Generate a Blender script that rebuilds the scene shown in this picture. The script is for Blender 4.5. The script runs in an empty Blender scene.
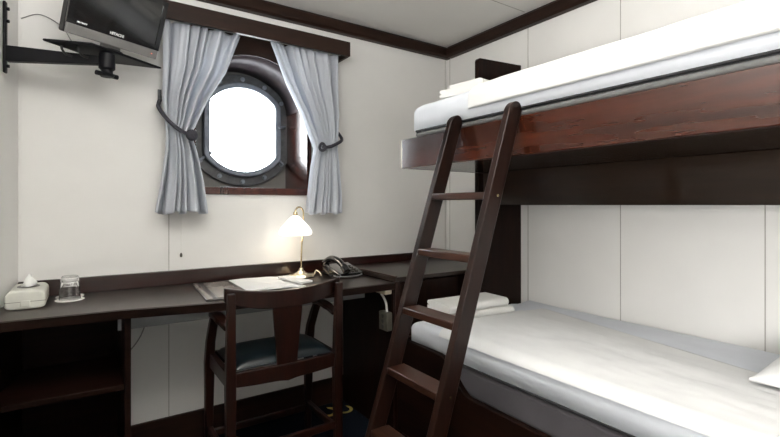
import bpy, bmesh, math, random
from math import sin, cos, pi, radians, sqrt
from mathutils import Vector, Matrix, noise

random.seed(4)
SC = bpy.context.scene
COL = SC.collection

# ------------------------------------------------------------------ camera
cam_data = bpy.data.cameras.new('camera')
cam = bpy.data.objects.new('camera', cam_data)
COL.objects.link(cam)
cam.location = (0, 0, 1.12)
cam.rotation_euler = (radians(90), 0, radians(-34.2))
cam_data.sensor_width = 36
cam_data.lens = 448.7 / 780 * 36
cam_data.shift_y = -13.5 / 780
cam_data.clip_start = 0.02
SC.camera = cam

# ------------------------------------------------------------------ world, lights, exposure
SC.view_settings.view_transform = 'Standard'
SC.view_settings.look = 'None'
SC.view_settings.gamma = 1
SC.view_settings.use_curve_mapping = False
SC.view_settings.exposure = 0.12

world = bpy.data.worlds.new('overcast_sky')
SC.world = world
world.use_nodes = True
bg = world.node_tree.nodes['Background']
bg.inputs[0].default_value = (0.93, 0.97, 1.0, 1)
bg.inputs[1].default_value = 24.0

def area_light(name, loc, rot, sx, sy, energy, color, portal=False):
    l = bpy.data.lights.new(name, 'AREA')
    l.shape = 'RECTANGLE'
    l.size, l.size_y = sx, sy
    l.energy = energy
    l.color = color
    o = bpy.data.objects.new(name, l)
    o.location = loc
    o.rotation_euler = rot
    COL.objects.link(o)
    if portal:
        l.cycles.is_portal = True
    return o

# daylight portal in the porthole, unseen cabin ceiling lamp, added ceiling and bunk fills
area_light('porthole_portal', (0.747, 2.70, 1.55), (radians(-90), 0, 0), 0.42, 0.5, 1, (1, 1, 1), True)
gl = bpy.data.lights.new('ceiling_globe_light', 'POINT')
gl.energy = 7
gl.color = (1.0, 0.975, 0.945)
gl.shadow_soft_size = 0.2
glo = bpy.data.objects.new('ceiling_globe_light', gl)
glo.location = (0.22, 0.60, 1.95)
COL.objects.link(glo)
area_light('ceiling_bounce_fill', (0.10, 0.42, 1.62), (radians(180), 0, 0), 0.6, 0.6, 47, (1.0, 0.99, 0.975))  # added upward fill bounced off the ceiling, no fixture there
bunk_fill = area_light('bunk_fill_light', (-0.40, -0.60, 1.10), (radians(84), 0, radians(-79)), 0.5, 0.5, 11, (1.0, 0.985, 0.96))  # added fill to brighten the wall under the upper bunk, no real lamp
bunk_fill.data.spread = radians(88)

# ------------------------------------------------------------------ helpers
def tag(o, label=None, cat=None, group=None, kind=None):
    if label: o['label'] = label
    if cat: o['category'] = cat
    if group: o['group'] = group
    if kind: o['kind'] = kind
    return o

def thing(name, label, cat, loc=(0, 0, 0), rz=0, group=None):
    o = bpy.data.objects.new(name, None)
    o.empty_display_size = 0.1
    o.location = loc
    o.rotation_euler = (0, 0, rz)
    COL.objects.link(o)
    return tag(o, label, cat, group)

def obj(name, bm, m, parent=None, smooth=None, bevel=0, seg=2, loc=None):
    """link a bmesh as ONE mesh object; smooth = autosmooth angle in degrees"""
    bmesh.ops.recalc_face_normals(bm, faces=bm.faces)
    me = bpy.data.meshes.new(name)
    bm.to_mesh(me)
    bm.free()
    o = bpy.data.objects.new(name, me)
    COL.objects.link(o)
    for mm in (m if isinstance(m, (list, tuple)) else [m]):
        me.materials.append(mm)
    if parent: o.parent = parent
    if loc: o.location = loc
    if bevel:
        b = o.modifiers.new('bevel', 'BEVEL')
        b.width = bevel
        b.segments = seg
        b.limit_method = 'ANGLE'
        b.angle_limit = radians(35)
        b.harden_normals = False
    if smooth or bevel:
        for p in me.polygons: p.use_smooth = True
        me.set_sharp_from_angle(angle=radians(smooth or 40))
    return o

def add_box(bm, x0, x1, y0, y1, z0, z1, mat=0):
    v = [bm.verts.new((x, y, z)) for x in (x0, x1) for y in (y0, y1) for z in (z0, z1)]
    for f in ((0,1,3,2), (4,6,7,5), (0,4,5,1), (2,3,7,6), (0,2,6,4), (1,5,7,3)):
        bm.faces.new([v[i] for i in f]).material_index = mat
    return bm

def box(*a):
    return add_box(bmesh.new(), *a)

def prism(bm, pts, axis, a, b):
    """extrude polygon pts along axis ('x','y','z') from a to b"""
    def p(u, w, t):
        return {'x': (t, u, w), 'y': (u, t, w), 'z': (u, w, t)}[axis]
    va = [bm.verts.new(p(u, w, a)) for u, w in pts]
    vb = [bm.verts.new(p(u, w, b)) for u, w in pts]
    n = len(pts)
    bm.faces.new(va)
    bm.faces.new(vb[::-1])
    for i in range(n):
        bm.faces.new((va[i], va[(i+1) % n], vb[(i+1) % n], vb[i]))
    return bm

def tube(bm, pts, r, n=10, caps=True):
    """sweep circle along points; r constant or list"""
    pts = [Vector(p) for p in pts]
    rs = r if isinstance(r, (list, tuple)) else [r] * len(pts)
    rings = []
    t0 = (pts[1] - pts[0]).normalized()
    ref = Vector((0, 0, 1)) if abs(t0.z) < 0.9 else Vector((1, 0, 0))
    nrm = t0.cross(ref).normalized()
    for i, p in enumerate(pts):
        if i == 0: t = pts[1] - pts[0]
        elif i == len(pts) - 1: t = pts[-1] - pts[-2]
        else: t = pts[i+1] - pts[i-1]
        t.normalize()
        nrm = (nrm - t * nrm.dot(t)).normalized()
        bn = t.cross(nrm)
        rings.append([bm.verts.new(p + (nrm * cos(2*pi*k/n) + bn * sin(2*pi*k/n)) * rs[i]) for k in range(n)])
    for a, b in zip(rings, rings[1:]):
        for k in range(n):
            bm.faces.new((a[k], a[(k+1) % n], b[(k+1) % n], b[k]))
    if caps:
        bm.faces.new(rings[0][::-1])
        bm.faces.new(rings[-1])
    return bm

def spline(pts, n=8):
    """Catmull-Rom through pts"""
    P = [Vector(p) for p in pts]
    P = [P[0] * 2 - P[1]] + P + [P[-1] * 2 - P[-2]]
    out = []
    for i in range(1, len(P) - 2):
        for k in range(n):
            t = k / n
            a, b, c, d = P[i-1], P[i], P[i+1], P[i+2]
            out.append(0.5 * ((2*b) + (c-a)*t + (2*a-5*b+4*c-d)*t*t + (-a+3*b-3*c+d)*t**3))
    out.append(P[-2])
    return out

def lathe(bm, prof, n=32, c=(0, 0, 0), closed=False):
    rings = []
    for r, z in prof:
        if r < 1e-6:
            rings.append([bm.verts.new((c[0], c[1], c[2] + z))])
        else:
            rings.append([bm.verts.new((c[0] + r*cos(2*pi*k/n), c[1] + r*sin(2*pi*k/n), c[2] + z)) for k in range(n)])
    for a, b in zip(rings, rings[1:]):
        for k in range(n):
            k2 = (k+1) % n
            if len(a) == 1 and len(b) == 1: continue
            if len(a) == 1: bm.faces.new((a[0], b[k2], b[k]))
            elif len(b) == 1: bm.faces.new((a[k], a[k2], b[0]))
            else: bm.faces.new((a[k], a[k2], b[k2], b[k]))
    return bm

def slab(nx, ny, fx, fy, top, bot):
    """closed soft slab; fx(i),fy(j) give 0..1 -> coords; top/bot functions of (u,v) -> Vector"""
    bm = bmesh.new()
    T = [[bm.verts.new(top(i / nx, j / ny)) for j in range(ny + 1)] for i in range(nx + 1)]
    B = [[bm.verts.new(bot(i / nx, j / ny)) for j in range(ny + 1)] for i in range(nx + 1)]
    for i in range(nx):
        for j in range(ny):
            bm.faces.new((T[i][j], T[i+1][j], T[i+1][j+1], T[i][j+1]))
            bm.faces.new((B[i][j], B[i][j+1], B[i+1][j+1], B[i+1][j]))
    for i in range(nx):
        bm.faces.new((T[i][0], B[i][0], B[i+1][0], T[i+1][0]))
        bm.faces.new((T[i][ny], T[i+1][ny], B[i+1][ny], B[i][ny]))
    for j in range(ny):
        bm.faces.new((T[0][j], T[0][j+1], B[0][j+1], B[0][j]))
        bm.faces.new((T[nx][j], B[nx][j], B[nx][j+1], T[nx][j+1]))
    return bm

def copy_tree(o, parent=None):
    c = o.copy()
    COL.objects.link(c)
    c.parent = parent
    for ch in list(o.children):
        copy_tree(ch, c)
    return c

def fbm(x, y, z=0.0):
    return noise.fractal(Vector((x, y, z)), 0.8, 2.1, 4)

# ------------------------------------------------------------------ materials
def base_mat(name):
    m = bpy.data.materials.new(name)
    m.use_nodes = True
    nt = m.node_tree
    return m, nt, nt.nodes['Principled BSDF']

def link_noise(nt, scale, coords='Object', stretch=(1, 1, 1), detail=4, rough=0.55):
    tc = nt.nodes.new('ShaderNodeTexCoord')
    mp = nt.nodes.new('ShaderNodeMapping')
    mp.inputs['Scale'].default_value = stretch
    nz = nt.nodes.new('ShaderNodeTexNoise')
    nz.inputs['Scale'].default_value = scale
    nz.inputs['Detail'].default_value = detail
    nz.inputs['Roughness'].default_value = rough
    nt.links.new(tc.outputs[coords], mp.inputs['Vector'])
    nt.links.new(mp.outputs['Vector'], nz.inputs['Vector'])
    return nz

def ramp(nt, src, c0, c1, p0=0.3, p1=0.7):
    r = nt.nodes.new('ShaderNodeValToRGB')
    r.color_ramp.elements[0].position = p0
    r.color_ramp.elements[1].position = p1
    r.color_ramp.elements[0].color = (*c0, 1)
    r.color_ramp.elements[1].color = (*c1, 1)
    nt.links.new(src, r.inputs['Fac'])
    return r

def bump(nt, bs, src, strength, dist=0.002):
    b = nt.nodes.new('ShaderNodeBump')
    b.inputs['Strength'].default_value = strength
    b.inputs['Distance'].default_value = dist
    nt.links.new(src, b.inputs['Height'])
    nt.links.new(b.outputs['Normal'], bs.inputs['Normal'])

def plain(name, col, rough=0.5, metal=0.0, var=0.12, scale=12, bmp=0.0, spec=0.5, coat=0.0):
    m, nt, bs = base_mat(name)
    nz = link_noise(nt, scale)
    r = ramp(nt, nz.outputs['Fac'], tuple(c*(1-var) for c in col), tuple(min(1, c*(1+var)) for c in col))
    nt.links.new(r.outputs['Color'], bs.inputs['Base Color'])
    bs.inputs['Roughness'].default_value = rough
    bs.inputs['Metallic'].default_value = metal
    bs.inputs['Specular IOR Level'].default_value = spec
    bs.inputs['Coat Weight'].default_value = coat
    if bmp: bump(nt, bs, nz.outputs['Fac'], bmp)
    return m

def wood(name, dark, light, grain=(1, 1, 1), rough=0.3, coat=0.4, scale=9, spec=0.5):
    """varnished wood; grain = small number along the grain axis"""
    m, nt, bs = base_mat(name)
    nz = link_noise(nt, scale, stretch=grain, detail=7, rough=0.65)
    fine = link_noise(nt, scale * 6, stretch=grain, detail=3)
    mx = nt.nodes.new('ShaderNodeMath')
    mx.operation = 'MULTIPLY_ADD'
    mx.inputs[1].default_value = 0.35
    nt.links.new(fine.outputs['Fac'], mx.inputs[0])
    sc = nt.nodes.new('ShaderNodeMath')
    sc.operation = 'MULTIPLY'
    sc.inputs[1].default_value = 0.65
    nt.links.new(nz.outputs['Fac'], sc.inputs[0])
    nt.links.new(sc.outputs[0], mx.inputs[2])
    r = ramp(nt, mx.outputs[0], dark, light, 0.36, 0.64)
    nt.links.new(r.outputs['Color'], bs.inputs['Base Color'])
    bs.inputs['Roughness'].default_value = rough
    bs.inputs['Specular IOR Level'].default_value = spec
    bs.inputs['Coat Weight'].default_value = coat
    bs.inputs['Coat Roughness'].default_value = 0.12
    bump(nt, bs, fine.outputs['Fac'], 0.08, 0.001)
    return m

def cloth(name, col, rough=0.9, weave=900, translucent=0.0, var=0.05):
    m, nt, bs = base_mat(name)
    nz = link_noise(nt, weave, detail=2)
    big = link_noise(nt, 5, detail=3)
    r = ramp(nt, big.outputs['Fac'], tuple(c*(1-var) for c in col), tuple(min(1, c*(1+var)) for c in col))
    nt.links.new(r.outputs['Color'], bs.inputs['Base Color'])
    bs.inputs['Roughness'].default_value = rough
    bs.inputs['Specular IOR Level'].default_value = 0.15
    bs.inputs['Sheen Weight'].default_value = 0.15
    bump(nt, bs, nz.outputs['Fac'], 0.15, 0.0006)
    if translucent:
        tr = nt.nodes.new('ShaderNodeBsdfTranslucent')
        tr.inputs['Color'].default_value = (*col, 1)
        mix = nt.nodes.new('ShaderNodeMixShader')
        mix.inputs[0].default_value = translucent
        out = nt.nodes['Material Output']
        nt.links.new(bs.outputs[0], mix.inputs[1])
        nt.links.new(tr.outputs[0], mix.inputs[2])
        nt.links.new(mix.outputs[0], out.inputs['Surface'])
    return m

def emit(name, col, strength):
    m, nt, bs = base_mat(name)
    bs.inputs['Base Color'].default_value = (*col, 1)
    bs.inputs['Emission Color'].default_value = (*col, 1)
    bs.inputs['Emission Strength'].default_value = strength
    return m

def glass(name, rough=0.0, tint=(1, 1, 1)):
    m, nt, bs = base_mat(name)
    bs.inputs['Base Color'].default_value = (*tint, 1)
    bs.inputs['Roughness'].default_value = rough
    bs.inputs['Transmission Weight'].default_value = 1
    bs.inputs['IOR'].default_value = 1.45
    return m

def pane_mat(name):
    """thin window pane: mostly see-through, a little mirror"""
    m, nt, bs = base_mat(name)
    out = nt.nodes['Material Output']
    tr = nt.nodes.new('ShaderNodeBsdfTransparent')
    tr.inputs['Color'].default_value = (0.97, 0.98, 0.98, 1)
    gl = nt.nodes.new('ShaderNodeBsdfGlossy')
    gl.inputs['Roughness'].default_value = 0.02
    fr = nt.nodes.new('ShaderNodeFresnel')
    fr.inputs['IOR'].default_value = 1.45
    mix = nt.nodes.new('ShaderNodeMixShader')
    nt.links.new(fr.outputs[0], mix.inputs[0])
    nt.links.new(tr.outputs[0], mix.inputs[1])
    nt.links.new(gl.outputs[0], mix.inputs[2])
    nt.links.new(mix.outputs[0], out.inputs['Surface'])
    return m

M = {}
M['wall'] = plain('painted_panel', (0.81, 0.80, 0.775), 0.42, var=0.03, scale=2.5)
M['ceiling'] = plain('ceiling_panel', (0.82, 0.805, 0.77), 0.6, var=0.03, scale=2)
M['seam'] = plain('panel_joint', (0.42, 0.40, 0.37), 0.7)
M['trim'] = wood('dark_stained_trim', (0.012, 0.006, 0.004), (0.030, 0.014, 0.009), (0.15, 0.15, 1), 0.42, 0.0, 9, 0.2)
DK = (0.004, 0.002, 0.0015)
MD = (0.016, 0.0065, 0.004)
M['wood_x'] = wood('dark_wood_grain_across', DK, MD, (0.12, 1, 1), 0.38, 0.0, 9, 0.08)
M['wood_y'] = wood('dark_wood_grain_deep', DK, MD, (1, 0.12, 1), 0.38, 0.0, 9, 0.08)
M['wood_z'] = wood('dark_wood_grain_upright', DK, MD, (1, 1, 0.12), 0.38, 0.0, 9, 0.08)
M['fascia'] = wood('red_mahogany_veneer', (0.009, 0.0028, 0.0015), (0.050, 0.0105, 0.004), (1, 0.10, 1), 0.2, 0.6, 7, 0.2)
M['pelmet'] = wood('dark_varnished_veneer', (0.011, 0.007, 0.005), (0.024, 0.013, 0.008), (1, 0.09, 1), 0.16, 0.0, 7, 0.22)
M['ladder'] = wood('ladder_mahogany', (0.007, 0.0035, 0.0025), (0.022, 0.0085, 0.0055), (1, 1, 0.12), 0.3, 0.08, 12, 0.22)
M['tread'] = wood('worn_tread', (0.016, 0.0065, 0.004), (0.05, 0.018, 0.010), (1, 0.12, 1), 0.34, 0.1, 12, 0.3)
M['chair'] = wood('chair_mahogany', (0.006, 0.0024, 0.0016), (0.022, 0.0068, 0.0042), (1, 1, 0.15), 0.3, 0.1, 14, 0.22)
M['splash'] = wood('backsplash_mahogany', (0.006, 0.0024, 0.0016), (0.030, 0.0068, 0.004), (0.09, 1, 1), 0.3, 0.4, 7)
M['desktop'] = wood('worn_desktop', (0.010, 0.006, 0.0045), (0.028, 0.016, 0.011), (0.12, 1, 1), 0.36, 0.15, 8, 0.35)
M['edge'] = plain('pale_edge_strip', (0.60, 0.55, 0.47), 0.4)
M['recess'] = wood('window_recess_wood', (0.028, 0.008, 0.006), (0.10, 0.026, 0.018), (1, 1, 0.15), 0.25, 0.5, 9)
M['liner'] = plain('painted_steel_liner', (0.10, 0.078, 0.088), 0.62, 0.0, var=0.08)
M['iron'] = plain('porthole_grey_paint', (0.10, 0.105, 0.11), 0.4, 0.2, var=0.25, scale=30, bmp=0.1)
M['iron_light'] = plain('porthole_rim_paint', (0.24, 0.27, 0.32), 0.3, 0.3, var=0.2, scale=25)
M['steel_plate'] = plain('grey_steel_plate', (0.20, 0.195, 0.185), 0.45, 0.2, var=0.15)
M['pane'] = pane_mat('porthole_glass')
M['curtain'] = cloth('grey_blue_curtain', (0.66, 0.69, 0.745), translucent=0.3)
M['rope'] = plain('charcoal_cord', (0.035, 0.034, 0.045), 0.8, var=0.3, scale=150, bmp=0.4)
M['sheet'] = cloth('cool_white_sheet', (0.65, 0.675, 0.72))
M['duvet'] = cloth('white_duvet_cotton', (0.70, 0.70, 0.693))
M['towel'] = cloth('white_terry', (0.78, 0.775, 0.75), weave=350)
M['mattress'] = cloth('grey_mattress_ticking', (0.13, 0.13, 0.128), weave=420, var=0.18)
M['mattress_shaded'] = cloth('shaded_mattress_ticking', (0.058, 0.053, 0.058), weave=420, var=0.18)  # same grey ticking, darkened to paint in the dimness of the lower bunk
M['piping'] = plain('black_piping', (0.012, 0.012, 0.013), 0.7)
M['leather'] = plain('dark_green_blue_leather', (0.006, 0.011, 0.014), 0.3, var=0.25, scale=40, bmp=0.08, coat=0.2)
M['black'] = plain('black_plastic', (0.012, 0.012, 0.013), 0.35)
M['black_metal'] = plain('black_powder_coat', (0.005, 0.005, 0.007), 0.45, 0.0, spec=0.2)
M['gloss_black'] = plain('phone_gloss_black', (0.010, 0.010, 0.011), 0.12, coat=0.6)
M['screen'] = plain('tv_glass', (0.012, 0.012, 0.012), 0.08, spec=0.8)
M['bezel'] = plain('tv_bezel', (0.008, 0.008, 0.009), 0.15, coat=0.3)
M['silver'] = plain('silver_plastic', (0.22, 0.215, 0.21), 0.4, 0.3)
M['white_ink'] = plain('white_print', (0.75, 0.75, 0.75), 0.5)
M['brass'] = plain('polished_brass', (0.74, 0.60, 0.36), 0.22, 1.0, var=0.1)
M['brass_pale'] = plain('pale_brass', (0.80, 0.71, 0.54), 0.28, 1.0, var=0.1)
M['shade'] = emit('lit_opal_glass', (1.0, 0.95, 0.87), 1.5)
M['white_plastic'] = plain('ivory_plastic', (0.62, 0.62, 0.56), 0.4)
M['cream_plastic'] = plain('cream_plastic', (0.75, 0.66, 0.50), 0.45)
M['grey_plastic'] = plain('grey_plastic', (0.07, 0.065, 0.05), 0.5)
M['tissue'] = cloth('tissue_paper', (0.9, 0.9, 0.88))
M['paper'] = plain('white_paper', (0.85, 0.85, 0.84), 0.7, var=0.02)
M['coaster'] = plain('paper_coaster', (0.82, 0.80, 0.76), 0.7, var=0.03)
M['leather_black'] = plain('black_leatherette', (0.022, 0.018, 0.017), 0.32, var=0.2, scale=60, bmp=0.1, coat=0.2)
M['folder_page'] = plain('grey_folder_sheet', (0.25, 0.22, 0.20), 0.25, var=0.02, coat=0.3)
M['glass'] = glass('clear_glass')
M['batten'] = plain('grey_painted_batten', (0.30, 0.31, 0.31), 0.5)
M['cable_white'] = plain('white_cable', (0.75, 0.74, 0.70), 0.45)
M['grey_cable'] = plain('grey_cable', (0.30, 0.29, 0.28), 0.5)

def carpet_mat():
    m, nt, bs = base_mat('navy_carpet_gold_scrolls')
    N, L = nt.nodes, nt.links
    tc = N.new('ShaderNodeTexCoord')
    sep = N.new('ShaderNodeSeparateXYZ')
    L.new(tc.outputs['Object'], sep.inputs[0])
    def mth(op, a, b=None, c=None):
        n = N.new('ShaderNodeMath')
        n.operation = op
        for k, v in enumerate((a, b, c)):
            if v is None: continue
            if isinstance(v, (int, float)): n.inputs[k].default_value = v
            else: L.new(v, n.inputs[k])
        return n.outputs[0]
    def scroll(cx, cy, r, w, gap, P=0.42):
        lx = mth('SUBTRACT', mth('PINGPONG', mth('ADD', sep.outputs[0], 10 * P - cx + P/2), P), P/2)
        ly = mth('SUBTRACT', mth('PINGPONG', mth('ADD', sep.outputs[1], 10 * P - cy + P/2), P), P/2)
        d = mth('SQRT', mth('ADD', mth('MULTIPLY', lx, lx), mth('MULTIPLY', ly, ly)))
        ring = mth('LESS_THAN', mth('ABSOLUTE', mth('SUBTRACT', d, r)), w)
        opening = mth('MULTIPLY', mth('GREATER_THAN', ly, 0.0), mth('LESS_THAN', mth('ABSOLUTE', lx), gap))
        return mth('MULTIPLY', ring, mth('SUBTRACT', 1.0, opening))
    s = mth('MAXIMUM', scroll(1.085, 2.20, 0.046, 0.011, 0.02, 0.6), scroll(1.175, 2.175, 0.038, 0.009, 0.028, 0.6))
    vor = N.new('ShaderNodeTexVoronoi')
    vor.inputs['Scale'].default_value = 45
    L.new(tc.outputs['Object'], vor.inputs['Vector'])
    dots = mth('LESS_THAN', vor.outputs['Distance'], 0.14)
    mix1 = N.new('ShaderNodeMixRGB')
    mix1.inputs[1].default_value = (0.006, 0.009, 0.015, 1)
    mix1.inputs[2].default_value = (0.03, 0.036, 0.05, 1)
    L.new(dots, mix1.inputs[0])
    mix2 = N.new('ShaderNodeMixRGB')
    L.new(s, mix2.inputs[0])
    L.new(mix1.outputs[0], mix2.inputs[1])
    mix2.inputs[2].default_value = (0.62, 0.50, 0.13, 1)
    L.new(mix2.outputs[0], bs.inputs['Base Color'])
    bs.inputs['Roughness'].default_value = 0.95
    bs.inputs['Specular IOR Level'].default_value = 0.1
    nz = link_noise(nt, 400)
    bump(nt, bs, nz.outputs['Fac'], 0.4, 0.003)
    return m
M['carpet'] = carpet_mat()

# ------------------------------------------------------------------ room shell
def struct(name, bm, m, parent=None, **k):
    o = obj(name, bm, m, parent, **k)
    if parent is None: o['kind'] = 'structure'
    return o

ZC = 2.17
YB = 2.30           # back wall plane
XR = 2.03           # right wall plane
YF = -0.95          # wall behind the camera
def XL(y):          # left wall leans outward along its length
    return -0.22 - (YB - y) * 0.2

struct('floor', box(-1.1, 2.2, YF - 0.1, 2.8, -0.06, 0.0), M['carpet'])
bm = box(-1.1, 2.2, YF - 0.1, 2.8, ZC, ZC + 0.05)
struct('ceiling', bm, M['ceiling'])

# back wall with the rectangular window opening
WX0, WX1, WZ0, WZ1 = 0.425, 1.022, 1.197, 2.01
bm = bmesh.new()
add_box(bm, -0.9, WX0, YB, YB + 0.03, 0, ZC)
add_box(bm, WX1, 2.2, YB, YB + 0.03, 0, ZC)
add_box(bm, WX0, WX1, YB, YB + 0.03, 0, WZ0)
add_box(bm, WX0, WX1, YB, YB + 0.03, WZ1, ZC)
add_box(bm, 0.320, 0.3235, YB - 0.0012, YB, 0.14, 2.1, 1)
add_box(bm, 2.012, 2.016, YB - 0.0012, YB, 0.14, 2.1, 1)
struct('wall_back', bm, [M['wall'], M['seam']])

bm = box(XR, XR + 0.05, YF, YB, 0, ZC)
for y in (2.27, 1.626, 1.107, 0.578, 0.05):
    add_box(bm, XR - 0.0012, XR, y - 0.002, y + 0.002, 0, 2.1, 1)
struct('wall_right', bm, [M['wall'], M['seam']])

bm = bmesh.new()
prism(bm, [(XL(YB), YB), (XL(YF), YF), (XL(YF) - 0.06, YF), (XL(YB) - 0.06, YB)], 'z', 0, ZC)
struct('wall_left', bm, M['wall'])
struct('wall_front', box(-1.1, 2.2, YF - 0.05, YF, 0, ZC), M['wall'])

# ceiling joint (a shallow strip of the ceiling lining)
struct('trim_4', box(XL(1.60), XR - 0.05, 1.605, 1.609, ZC - 0.001, ZC), M['seam'])
# corner bead between left and back wall
struct('trim_3', box(-0.216, -0.208, YB - 0.004, YB, 0, 2.1), M['wall'])
# cornices
def cornice(u0, u1):
    return [(u0, 2.10), (u1 + (0.012 if u1 < u0 else -0.012), 2.10), (u1, 2.112), (u1, 2.155), (u1 + (0.01 if u1 < u0 else -0.01), ZC), (u0, ZC)]
struct('trim_1', prism(bmesh.new(), cornice(YB, YB - 0.045), 'x', XL(YB), XR), M['trim'])
struct('trim_2', prism(bmesh.new(), cornice(XR, XR - 0.045), 'y', YF, YB - 0.045), M['trim'])
# dark skirting
struct('baseboard_back', box(XL(YB), XR, YB - 0.015, YB, 0, 0.14), M['trim'], bevel=0.003)

# ------------------------------------------------------------------ porthole window
win = bpy.data.objects.new('window_1', None)
win.location = (0.745, YB, 1.545)
COL.objects.link(win)
win['kind'] = 'structure'
CX, CZ = 0.745, 1.545
AX = (WX0 + WX1) / 2      # centre of the recess
YP = 2.60
def wobj(name, bm, m, **k):
    bmesh.ops.translate(bm, verts=bm.verts, vec=(-CX, -YB, -CZ))
    return obj(name, bm, m, win, **k)

# face board with arched opening (front of the recess)
def arch_pts(hw, spring, rise, base, n=28):
    p = [(AX - hw, base)]
    for k in range(n + 1):
        a = pi - pi * k / n
        p.append((AX + hw * cos(a), spring + rise * sin(a)))
    p.append((AX + hw, base))
    return p
inner = arch_pts(0.2885, 1.655, 0.230, 1.208)
bm = bmesh.new()
n = len(inner)
def strip_between(bm, A, B, y):
    va = [bm.verts.new((x, y, z)) for x, z in A]
    vb = [bm.verts.new((x, y, z)) for x, z in B]
    for i in range(len(A) - 1):
        bm.faces.new((va[i], va[i+1], vb[i+1], vb[i]))
    return va, vb
def outer_match(x, z):
    if z < 1.5: return (AX + (0.2985 if x > AX else -0.2985), z)
    dx, dz = x - AX, z - 1.4
    k = min(0.2985 / max(abs(dx), 1e-6), (WZ1 - 1.4) / max(dz, 1e-6))
    return (AX + dx * k, 1.4 + dz * k)
outer = [outer_match(*p) for p in inner]
a1, b1 = strip_between(bm, inner, outer, YB - 0.004)
a2, b2 = strip_between(bm, inner, outer, YB + 0.02)
for i in range(n - 1):
    bm.faces.new((a1[i], a1[i+1], a2[i+1], a2[i]))
    bm.faces.new((b1[i], b2[i], b2[i+1], b1[i+1]))
wobj('face_board', bm, M['trim'], smooth=30)

# steel liner: the tunnel through the hull (arched), wooden lower jambs in front of it
bm = bmesh.new()
rows = []
for y in (YB + 0.012, YB + 0.1, YB + 0.2, YP + 0.02):
    rows.append([bm.verts.new((x, y, z)) for x, z in inner[1:-1]])
for a, b in zip(rows, rows[1:]):
    for i in range(len(a) - 1):
        bm.faces.new((a[i], a[i+1], b[i+1], b[i]))
o = wobj('arched_liner', bm, M['liner'], smooth=60)
sd = o.modifiers.new('thickness', 'SOLIDIFY'); sd.thickness = 0.006; sd.offset = -1
for sx in (-1, 1):
    x0, x1 = AX + sx * 0.2985, AX + sx * 0.2855
    wobj('jamb', box(min(x0, x1), max(x0, x1), YB - 0.004, YP + 0.02, 1.197, 1.665), M['recess'], bevel=0.002)
wobj('sill', box(AX - 0.2855, AX + 0.2855, YB - 0.004, YP + 0.02, 1.191, 1.208), M['recess'], bevel=0.002)
# narrow architrave around the opening
bm = bmesh.new()
add_box(bm, WX0 - 0.012, WX0, YB - 0.010, YB, 1.172, 2.01)
add_box(bm, WX1, WX1 + 0.012, YB - 0.010, YB, 1.172, 2.01)
add_box(bm, WX0, WX1, YB - 0.010, YB, 1.172, 1.197)
wobj('window_frame', bm, M['recess'], bevel=0.002)

# steel plate behind the recess with the glass opening cut out
def lens_pts(r, hw, n=72):
    """circle of radius r clipped by straight sides at +-hw"""
    out = []
    for k in range(n):
        a = 2 * pi * k / n
        x, z = r * cos(a), r * sin(a)
        if abs(x) > hw:
            x = math.copysign(hw, x)
            z = hw * math.tan(a) if abs(cos(a)) > 1e-6 else z
            if x < 0: z = -hw * math.tan(a) if False else hw * math.tan(pi - a) * 1
        out.append((CX + x, CZ + z))
    return out
def ring_prism(bm, inn, out, y0, y1):
    n = len(inn)
    V = [[bm.verts.new((x, y, z)) for x, z in P] for P in (inn, out) for y in (y0, y1)]
    i0, i1, o0, o1 = V
    for k in range(n):
        q = (k + 1) % n
        bm.faces.new((i0[k], i0[q], o0[q], o0[k]))
        bm.faces.new((i1[k], o1[k], o1[q], i1[q]))
        bm.faces.new((i0[k], i1[k], i1[q], i0[q]))
        bm.faces.new((o0[k], o0[q], o1[q], o1[k]))
    return bm
def circ_pts(r, n=72):
    return [(CX + r * cos(2*pi*k/n), CZ + r * sin(2*pi*k/n)) for k in range(n)]
def sq_pts(h, n=72):
    out = []
    for k in range(n):
        c, s = cos(2*pi*k/n), sin(2*pi*k/n)
        m = max(abs(c), abs(s))
        out.append((CX + h * c / m, CZ + h * s / m))
    return out
wobj('hull_plate', ring_prism(bmesh.new(), lens_pts(0.243, 0.196), sq_pts(0.36), YP + 0.02, YP + 0.035), M['steel_plate'], smooth=30)
wobj('flange', ring_prism(bmesh.new(), lens_pts(0.262, 0.214), circ_pts(0.318), YP - 0.005, YP + 0.02), M['iron'], smooth=30, bevel=0.004)
# hinged glass holder ring
rim = wobj('glass_rim', ring_prism(bmesh.new(), lens_pts(0.236, 0.183), lens_pts(0.266, 0.216), YP - 0.040, YP + 0.02), M['iron_light'], smooth=30, bevel=0.006)
bm = bmesh.new()
lp = lens_pts(0.24, 0.191)
prism(bm, lp, 'y', YP, YP + 0.008)
wobj('glass_pane', bm, M['pane'])
bolt_proto = None
for k in range(14):
    a = 2 * pi * (k + 0.5) / 14
    loc = (0.292 * cos(a), YP - YB - 0.005, 0.292 * sin(a))
    if abs(loc[0]) > 0.25: continue
    if bolt_proto is None:
        bm = bmesh.new()
        for r, y0, y1, nn in ((0.013, -0.004, 0.0, 20), (0.010, -0.013, -0.004, 6)):
            prism(bm, [(r * cos(2*pi*q/nn), r * sin(2*pi*q/nn)) for q in range(nn)], 'y', y0, y1)
        bolt_proto = obj('bolt', bm, M['iron_light'], win, loc=loc)
    else:
        c = bolt_proto.copy(); COL.objects.link(c); c.location = loc
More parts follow.
